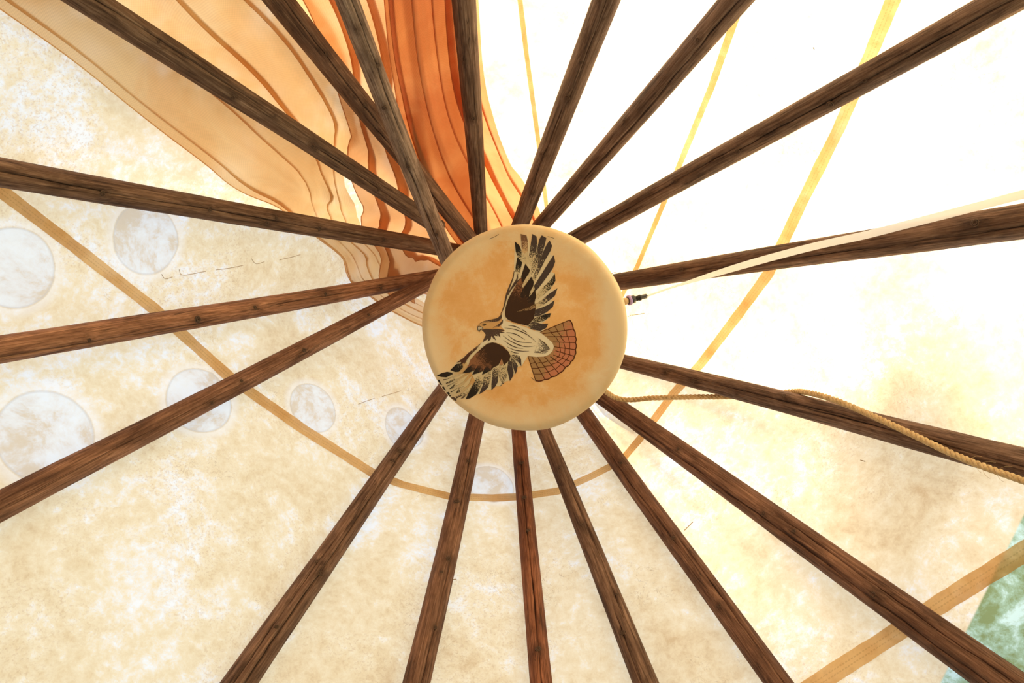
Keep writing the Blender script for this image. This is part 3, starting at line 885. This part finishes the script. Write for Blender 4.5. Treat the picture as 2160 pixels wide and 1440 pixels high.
feather(w1, cA, [(903, 578), (912, 670), (860, 760), (760, 850), (680, 910), (662, 860), (740, 770), (850, 660)], (905, 600), (680, 890), .85, .20, 4, BLK)
feather(w1, cA, [(937, 765), (905, 860), (820, 930), (740, 985), (670, 1015), (655, 970), (740, 910), (840, 830)], (930, 780), (680, 1000), 1.1, .25)
feather(w1, cA, [(900, 915), (880, 1000), (800, 1070), (700, 1120), (645, 1125), (645, 1040), (740, 1010), (830, 970)], (890, 930), (660, 1090), 1.0, .8)
feather(w1, cA, [(858, 1078), (840, 1130), (760, 1180), (680, 1200), (600, 1170), (680, 1130), (760, 1100)], (850, 1090), (640, 1170), .8, .55, 4, BLK)
feather(w1, cA, [(820, 1213), (790, 1270), (720, 1305), (600, 1285), (555, 1240), (600, 1185), (680, 1200), (740, 1218)], (810, 1220), (580, 1230), 1.2, .6)
w1.poly([cA(*p) for p in [(272, 1090), (280, 1010), (310, 910), (350, 830), (400, 740), (460, 650), (520, 590), (560, 650), (630, 770), (662, 880), (645, 950), (665, 1010), (650, 1060), (640, 1150), (600, 1190), (560, 1240),
         (480, 1222), (380, 1198), (310, 1162), (280, 1130)]], 5, BRN, (.30, .13, .065), (1.35, .30), (cA(480, 1150), cA(450, 660)))
for pts in ([(530, 455), (590, 540), (570, 590), (520, 660), (488, 710), (478, 620), (505, 530)], [(605, 620), (638, 690), (622, 780), (565, 880), (470, 890), (470, 830), (530, 730)], [(655, 780), (668, 880), (640, 930), (575, 965), (550, 910), (605, 830)]):
    w1.poly([cA(*p) for p in pts], 6, (.040, .024, .017), (.28, .13, .07), (1.15, .75), (cA(*pts[0]), cA(*pts[4])))
feather(w1, cA, [(560, 600), (600, 560), (560, 680), (500, 760), (485, 740), (530, 650)], (590, 570), (490, 760), .2, .3, 6, BRN, SAND)
feather(w1, cA, [(640, 720), (650, 780), (600, 850), (578, 870), (590, 810)], (645, 730), (580, 870), .4, .3, 7, BRN, SAND)
feather(w1, cA, [(660, 960), (665, 1010), (560, 1050), (420, 1060), (560, 1010)], (665, 980), (430, 1055), .45, .6, 7, BRN, (.45, .28, .14))
feather(w1, cA, [(430, 372), (490, 440), (472, 520), (445, 610), (425, 560), (400, 560), (410, 470)], (430, 380), (430, 600), 1.4, .2, 4, BLK)
w1.line([cA(*p) for p in [(388, 550), (372, 640), (325, 760), (292, 860), (258, 1000), (215, 1100)]], 4.2, 1.2, 5, UMB)
w1.line([cA(*p) for p in [(425, 580), (428, 640), (385, 720), (335, 800), (312, 850)]], 4.5, 1.5, 5, UMB)
w1.line([cA(*p) for p in [(470, 640), (420, 690), (370, 760)]], 3.0, 1.0, 5, UMB)
o_ = w1.build('wing', hawk); o_['label'] = 'raised upper wing with fanned feathers'

w2 = Paint()
w2.poly([cB(*p) for p in [(840, 440), (640, 600), (450, 750), (350, 870), (300, 900), (330, 960), (200, 985), (110, 1035), (190, 1120), (190, 1150), (240, 1210), (245, 1250), (320, 1330), (430, 1338), (520, 1310), (600, 1290), (740, 1240), (810, 1225), (900, 1170), (985, 1155), (1060, 1110),
         (1115, 1110), (1200, 1040), (1265, 1020), (1310, 950), (1350, 915), (1380, 820), (1440, 800), (1425, 650), (1240, 560), (1000, 440)]], 1, (.78, .64, .43))
feather(w2, cB, [(150, 950), (230, 910), (310, 890), (390, 905), (395, 930), (300, 975), (220, 970)], (150, 950), (400, 910), 1.5, .7, 4, BLK)
feather(w2, cB, [(360, 865), (450, 775), (540, 758), (555, 820), (490, 890), (430, 893)], (360, 870), (560, 790), 1.2, .6, 4, BLK)
feather(w2, cB, [(120, 1040), (300, 1000), (500, 925), (600, 910), (480, 995), (350, 1060), (190, 1110), (150, 1090)], (150, 1100), (420, 960), 1.05, .30, 4, BLK)
feather(w2, cB, [(190, 1150), (350, 1090), (520, 1000), (650, 920), (560, 1040), (400, 1140), (240, 1205), (215, 1190)], (200, 1190), (480, 1040), 1.1, .30, 4, BLK)
feather(w2, cB, [(245, 1250), (400, 1180), (560, 1080), (700, 940), (640, 1080), (500, 1200), (320, 1300), (280, 1290)], (270, 1290), (540, 1100), 1.2, .28, 4, BLK)
feather(w2, cB, [(320, 1325), (480, 1260), (600, 1160), (700, 1060), (640, 1200), (560, 1290), (430, 1335), (360, 1335)], (430, 1340), (560, 1150), 1.0, .33, 4, UMB)
feather(w2, cB, [(590, 1310), (640, 1210), (700, 1100), (770, 960), (880, 925), (850, 1060), (800, 1160), (750, 1240), (660, 1295)], (600, 1310), (830, 950), 1.5, .15, 4, BLK)
feather(w2, cB, [(795, 1235), (850, 1100), (870, 980), (930, 890), (985, 870), (970, 1020), (930, 1130), (870, 1190)], (860, 1220), (950, 900), 1.0, .3)
feather(w2, cB, [(985, 1170), (985, 1080), (995, 980), (1005, 850), (1070, 820), (1092, 900), (1080, 1050), (1040, 1120)], (1000, 1170), (1040, 850), 1.15, .5)
feather(w2, cB, [(1110, 1120), (1140, 1060), (1092, 950), (1085, 850), (1140, 705), (1172, 780), (1230, 830), (1220, 960), (1180, 1060)], (1130, 1110), (1150, 750), .55, .3)
w2.poly([cB(*p) for p in [(1140, 690), (1165, 770), (1120, 800), (1110, 760)]], 6, (.45, .22, .12), SAND, (.8,))
feather(w2, cB, [(1265, 1035), (1245, 950), (1225, 850), (1245, 690), (1290, 750), (1322, 900), (1310, 960)], (1265, 1030), (1250, 700), 1.2, .7)
feather(w2, cB, [(1350, 925), (1320, 840), (1285, 740), (1275, 650), (1340, 720), (1385, 800), (1370, 880)], (1350, 920), (1290, 670), 1.1, .5)
feather(w2, cB, [(1440, 810), (1400, 750), (1330, 700), (1262, 640), (1340, 630), (1410, 650), (1435, 700)], (1440, 800), (1280, 640), 1.0, .35)
w2.poly([cB(*p) for p in [(1000, 445), (1060, 455), (1150, 500), (1240, 580), (1275, 650), (1258, 720), (1220, 750), (1180, 790), (1140, 690), (1090, 790), (1010, 830), (980, 870), (900, 910), (838, 938), (870, 870), (800, 905), (690, 938), (730, 870), (640, 905), (545, 910), (605, 850),
         (635, 790), (665, 710), (740, 620), (840, 530), (920, 465)]], 5, BRN, (.30, .13, .065), (1.3, .25), (cB(1080, 560), cB(740, 720)))
for pts in ([(545, 910), (610, 840), (700, 770), (760, 790), (725, 870), (640, 905)], [(690, 938), (740, 850), (800, 780), (860, 800), (860, 880), (800, 905)], [(838, 938), (880, 840), (930, 770), (990, 800), (975, 870), (900, 910)]):
    w2.poly([cB(*p) for p in pts], 6, BLK, (.20, .09, .05), (1.3, .25), (cB(*pts[0]), cB(*pts[3])))
w2.poly([cB(*p) for p in [(832, 452), (760, 508), (640, 598), (560, 680), (455, 752), (520, 740), (530, 782), (575, 740), (572, 780), (610, 710), (660, 640), (760, 548)]], 5, (.10, .045, .028), SAND, (.55, 1.1), (cB(832, 452), cB(480, 750)))
o_ = w2.build('wing', hawk); o_['label'] = 'lowered wing with black tipped feathers'

hd = Paint()
hd.poly([cB(*p) for p in [(790, 200), (830, 150), (930, 115), (1060, 90), (1130, 40), (1140, 90), (1110, 140), (1160, 100), (1152, 160), (1080, 212), (1000, 240), (900, 238), (830, 228)]], 5, (.70, .40, .17))
hd.poly([cB(*p) for p in [(1138, 15), (1142, 75), (1100, 118), (1040, 132), (900, 142), (815, 172), (860, 130), (960, 105), (1075, 80)]], 6, UMB, (.66, .38, .16), (1.2, .2), (cB(1138, 30), cB(840, 160)))
hd.poly([cB(*p) for p in [(1163, 92), (1157, 150), (1100, 207), (990, 228), (1060, 190), (1120, 148)]], 6, UMB, (.66, .38, .16), (1.2, .3), (cB(1160, 100), cB(1000, 225)))
hd.poly([cB(*p) for p in [(766, 213), (800, 193), (850, 213), (862, 235), (825, 250), (800, 292), (772, 252)]], 6, (.09, .07, .06))
hd.poly([cB(*p) for p in [(780, 218), (803, 203), (843, 218), (850, 232), (815, 244), (796, 270), (782, 245)]], 7, (.62, .52, .40))
hd.poly([cB(*p) for p in [(838, 178), (880, 168), (915, 168), (885, 190), (855, 192)]], 7, BLK)
hd.line([cB(770, 212), cB(800, 170), cB(860, 130), cB(1000, 97), cB(1080, 78)], 1.2, .7, 7, UMB)
hd.poly([cB(*p) for p in [(830, 252), (900, 238), (1000, 245), (1090, 238), (1150, 248), (1190, 268), (1120, 276), (1192, 294), (1108, 306), (1122, 372), (1080, 330), (1045, 312), (1086, 350), (1022, 342), (1060, 418), (1012, 382), (985, 345), (972, 400), (928, 436),
         (940, 390), (895, 415), (850, 442), (870, 390), (900, 330), (872, 290)]], 6, UMB, (.34, .25, .18), (1.0, .8), (cB(840, 260), cB(1000, 400)))
o_ = hd.build('head', hawk); o_['label'] = 'tan hawk head with hooked beak'

# ------------------------------------------------------------------ plug at the drum's rim with its white ribbon
def frame_obj(name, a, b):
    z = (b - a).normalized(); x = z.orthogonal().normalized(); y = z.cross(x)
    M = Matrix((x, y, z)).transposed().to_4x4(); M.translation = a
    e = bpy.data.objects.new(name, None); col.objects.link(e); e.matrix_world = M
    return e, (b - a).length
pa, pb = at(1316, 636, 2.64), at(1364, 624, 2.665)
plug, PLn = frame_obj('cord_plug', pa, pb)
tag(plug, 'small black plug with a purple ring fixed to the drum rim', 'plug')
BLKP = mat_plain('black_plastic', (.018, .018, .020), .35, .5)
PUR = mat_plain('purple_rubber', (.42, .30, .62), .5)
def plug_part(name, prof, mat):
    V, F = lathe([(r, z) for r, z in prof], 20); mesh_obj(name, V, F, mat, plug)
plug_part('knotted_tab', [(.0005, -.006), (.009, -.004), (.011, .004), (.008, .014), (.0005, .015)], CORD)
plug_part('purple_ring', [(.0105, .014), (.0145, .014), (.0152, .018), (.0145, .022), (.0105, .022), (.0105, .014)], PUR)
plug_part('collar', [(.0005, .022), (.0115, .022), (.012, .026), (.012, .034), (.0095, .037), (.0005, .037)], BLKP)
plug_part('body', [(.0005, .036), (.0078, .036), (.0075, .050), (.0090, .051), (.0090, .056), (.0072, .057), (.0072, PLn - .002), (.0060, PLn), (.0005, PLn)], BLKP)
for k in range(2):
    V, F = lathe([(.0005, 0), (.0028, 0), (.0028, .003), (.002, .004), (.0005, .004)], 10)
    b_ = mesh_obj('screw', V, F, mat_plain('grey_metal', (.45, .43, .40), .35), plug)
    b_.matrix_local = Matrix.Translation((0, .0118 * (1 if k else -1), .030)) @ Matrix.Rotation(math.radians(-90 if k else 90), 4, 'X')

def mat_ribbon():
    N = NT('white_plastic_ribbon')
    d = N.n('ShaderNodeBsdfDiffuse'); d.inputs[0].default_value = (.88, .87, .86, 1)
    t = N.n('ShaderNodeBsdfTranslucent'); t.inputs[0].default_value = (.97, .97, 1.0, 1)
    g = N.n('ShaderNodeBsdfGlossy'); g.inputs['Roughness'].default_value = .3
    m1 = N.n('ShaderNodeMixShader'); m1.inputs[0].default_value = .72; N.l(d.outputs[0], m1.inputs[1]); N.l(t.outputs[0], m1.inputs[2])
    m2 = N.n('ShaderNodeMixShader'); m2.inputs[0].default_value = .10; N.l(m1.outputs[0], m2.inputs[1]); N.l(g.outputs[0], m2.inputs[2])
    tr = N.n('ShaderNodeBsdfTransparent'); m3 = N.n('ShaderNodeMixShader'); m3.inputs[0].default_value = .18
    N.l(m2.outputs[0], m3.inputs[1]); N.l(tr.outputs[0], m3.inputs[2]); N.l(m3.outputs[0], N.out.inputs[0])
    return N.m
rb = [(1360, 626, 3.0), (1420, 605, 3.0), (1500, 580, 8), (1580, 556, 15), (1660, 534, 20), (1740, 514, 20), (1820, 497, 19), (1910, 474, 18), (2020, 446, 18), (2180, 404, 18)]
V, F = [], []
npt = 60
def pole_depth(q, px, py):
    """depth at which the pole's centre line is nearest to the pixel's ray"""
    r = ray(px, py).normalized(); o = Vector((0, 0, CAM_Z))
    w0 = o - q.base; a, b, c = 1.0, r.dot(q.dir), 1.0; d, e = r.dot(w0), q.dir.dot(w0)
    t = (b * e - c * d) / (a * c - b * b)
    return r.z * t
cents = smooth_path([at(x, y, min(lerp(2.668, 2.5, (x - 1360) / 200.0), pole_depth(PL['P8'], x, y) - .062)) for x, y, w in rb], .02)
for i, c in enumerate(cents):
    t = (cents[min(i + 1, len(cents) - 1)] - cents[max(i - 1, 0)]).normalized()
    view = (c - cam.location).normalized()
    s = t.cross(view).normalized(); f = i / (len(cents) - 1)
    tw = lerp(1.38, .12, sstep(.05, .38, f))                       # the flat ribbon twists from edge-on to flat
    s2 = s * math.cos(tw) + view * math.sin(tw)
    hw = .0098
    nn = t.cross(s2).normalized() * .0008
    V += [c - s2 * hw - nn, c + s2 * hw - nn, c + s2 * hw + nn, c - s2 * hw + nn]
    if i:
        a = (i - 1) * 4
        for k in range(4): F.append((a + k, a + (k + 1) % 4, a + 4 + (k + 1) % 4, a + 4 + k))
F.append((3, 2, 1, 0)); e = len(V) - 4; F.append((e, e + 1, e + 2, e + 3))
tag(mesh_obj('white_ribbon', V, F, mat_ribbon(), smooth=False), 'thin white ribbon stretched from the drum plug across a dark pole', 'ribbon')

# ------------------------------------------------------------------ twisted rope
q9 = PL['P9']
rp = []
rp += [DC + dX * .05 + dY * .06 + d_ax * .135, DC + dX * .16 + dY * .14 + d_ax * .16]       # made fast at the back of the drum
for (x, y, side_) in [(1300, 839, -.16), (1380, 839, -.07), (1460, 837, .0), (1545, 836, .046), (1620, 831, .045), (1672, 826, .034), (1705, 828, -.012), (1760, 843, -.040), (1830, 872, -.046), (1920, 914, -.050), (2030, 966, -.054), (2160, 1014, -.058), (2320, 1070, -.07)]:
    dd_ = pole_depth(q9, x, y) + side_
    if side_ > 0: dd_ = min(dd_, hit_canvas(x, y, .022)[0].z - CAM_Z)
    rp.append(at(x, y, dd_))
rpath = smooth_path(rp, .0035)
rope = bpy.data.objects.new('twisted_rope', None); col.objects.link(rope); rope.location = rp[-1]
tag(rope, 'twisted tan jute rope looped over a log pole right of the drum', 'rope')
def mat_rope():
    N = NT('jute'); v = N.coord('Object'); n = N.noise(v, 90, 5, .7, .5); n2 = N.noise(v, 420, 3, .6)
    c = N.ramp(n, [(.3, (.46, .30, .15)), (.55, (.74, .53, .30)), (.75, (.88, .68, .43))])
    return N.princ(c, .9, n2, .6, .002, .1)
ROPE = mat_rope()
ups = None; fr = []
for i, p in enumerate(rpath):
    t = (rpath[min(i + 1, len(rpath) - 1)] - rpath[max(i - 1, 0)]).normalized()
    ups = t.orthogonal().normalized() if ups is None else (ups - t * ups.dot(t)).normalized()
    fr.append((p, ups.copy(), t.cross(ups)))
for k in range(3):
    pts = []; acc = 0
    for i, (p, u, w) in enumerate(fr):
        if i: acc += (p - fr[i - 1][0]).length
        an = acc / .040 * 2 * math.pi + k * 2 * math.pi / 3
        pts.append(p + (u * math.cos(an) + w * math.sin(an)) * .0044 - rope.location)
    V, F = tube(pts, .0043, 7)
    mesh_obj('strand', V, F, ROPE, rope)
rnd = random.Random(4)
for k in range(16):
    i = rnd.randrange(int(len(fr) * .72), len(fr) - 12)
    p, u, w = fr[i]; an = rnd.uniform(0, 6.28)
    d = (u * math.cos(an) + w * math.sin(an)); tdir = (fr[i + 6][0] - p).normalized()
    L = rnd.uniform(.008, .022)
    a = p + d * .007 - rope.location
    V, F = tube(smooth_path([a, a + d * L * .5 + tdir * L * .5, a + d * L * .7 + tdir * L * 1.2], .006), .0003, 4)
    mesh_obj('fibre', V, F, ROPE, rope)

# ------------------------------------------------------------------ unseen tree added outside to shade the lower right of the cover
def build_shade_tree():
    e1 = Vector((-sun_dir.y, sun_dir.x, 0)).normalized()
    if e1.x + e1.y < 0: e1 = -e1
    R = 1.75
    foot = sun_dir * 8.2; foot = Vector((foot.x, foot.y, 0)) + e1 * (.56 + R)
    crown = Vector((foot.x, foot.y, 6.75))
    t = bpy.data.objects.new('shade_tree', None); col.objects.link(t); t.location = foot
    tag(t, 'unseen leafy tree added outside the tent to shade the canvas beside the rope', 'tree')
    bark = mat_plain('bark', (.16, .11, .08), .9); leaf = NT('leaf_green').cloth((.14, .24, .05, 1), .35)
    rnd = random.Random(12)
    V, F = tube(smooth_path([Vector((0, 0, 0)), Vector((.08, .05, 2)), Vector((-.05, .1, 4.2)), Vector((.05, 0, 6.6)), Vector((0, 0, 8.0))], .3), [lerp(.20, .02, i / 26) for i in range(40)], 10)
    mesh_obj('trunk', V, F, bark, t)
    lv, lf = [], []
    def leafq(p, sz):
        a = Vector((rnd.gauss(0, 1), rnd.gauss(0, 1), rnd.gauss(0, 1))).normalized(); b = a.orthogonal().normalized()
        b = Matrix.Rotation(rnd.uniform(0, 6.28), 3, a) @ b; c = a.cross(b); n0 = len(lv)
        lv.extend([p - b * sz, p + c * sz * .45, p + b * sz, p - c * sz * .45]); lf.append((n0, n0 + 1, n0 + 2, n0 + 3))
    for k in range(16):
        an = k * 2.4 + rnd.uniform(-.3, .3); z0 = lerp(4.7, 7.6, k / 15)
        reach = R * rnd.uniform(.7, 1.05) * math.sqrt(max(.15, 1 - ((z0 + .3 - 6.75) / 1.9) ** 2))
        tip = Vector((math.cos(an) * reach, math.sin(an) * reach, z0 + rnd.uniform(.2, .7)))
        pts = smooth_path([Vector((0, 0, z0)), Vector((tip.x * .5, tip.y * .5, z0 + .15 + rnd.uniform(-.1, .2))), tip], .12)
        V, F = tube(pts, [lerp(.05, .008, i / (len(pts) - 1)) for i in range(len(pts))], 6)
        mesh_obj('branch', V, F, bark, t)
        for i in range(len(pts) // 3, len(pts)):
            for _ in range(60):
                leafq(pts[i] + Vector((rnd.gauss(0, .16), rnd.gauss(0, .16), rnd.gauss(0, .13))), rnd.uniform(.05, .085))
    o = mesh_obj('foliage', lv, lf, leaf, t, smooth=False); o['kind'] = 'stuff'
build_shade_tree()
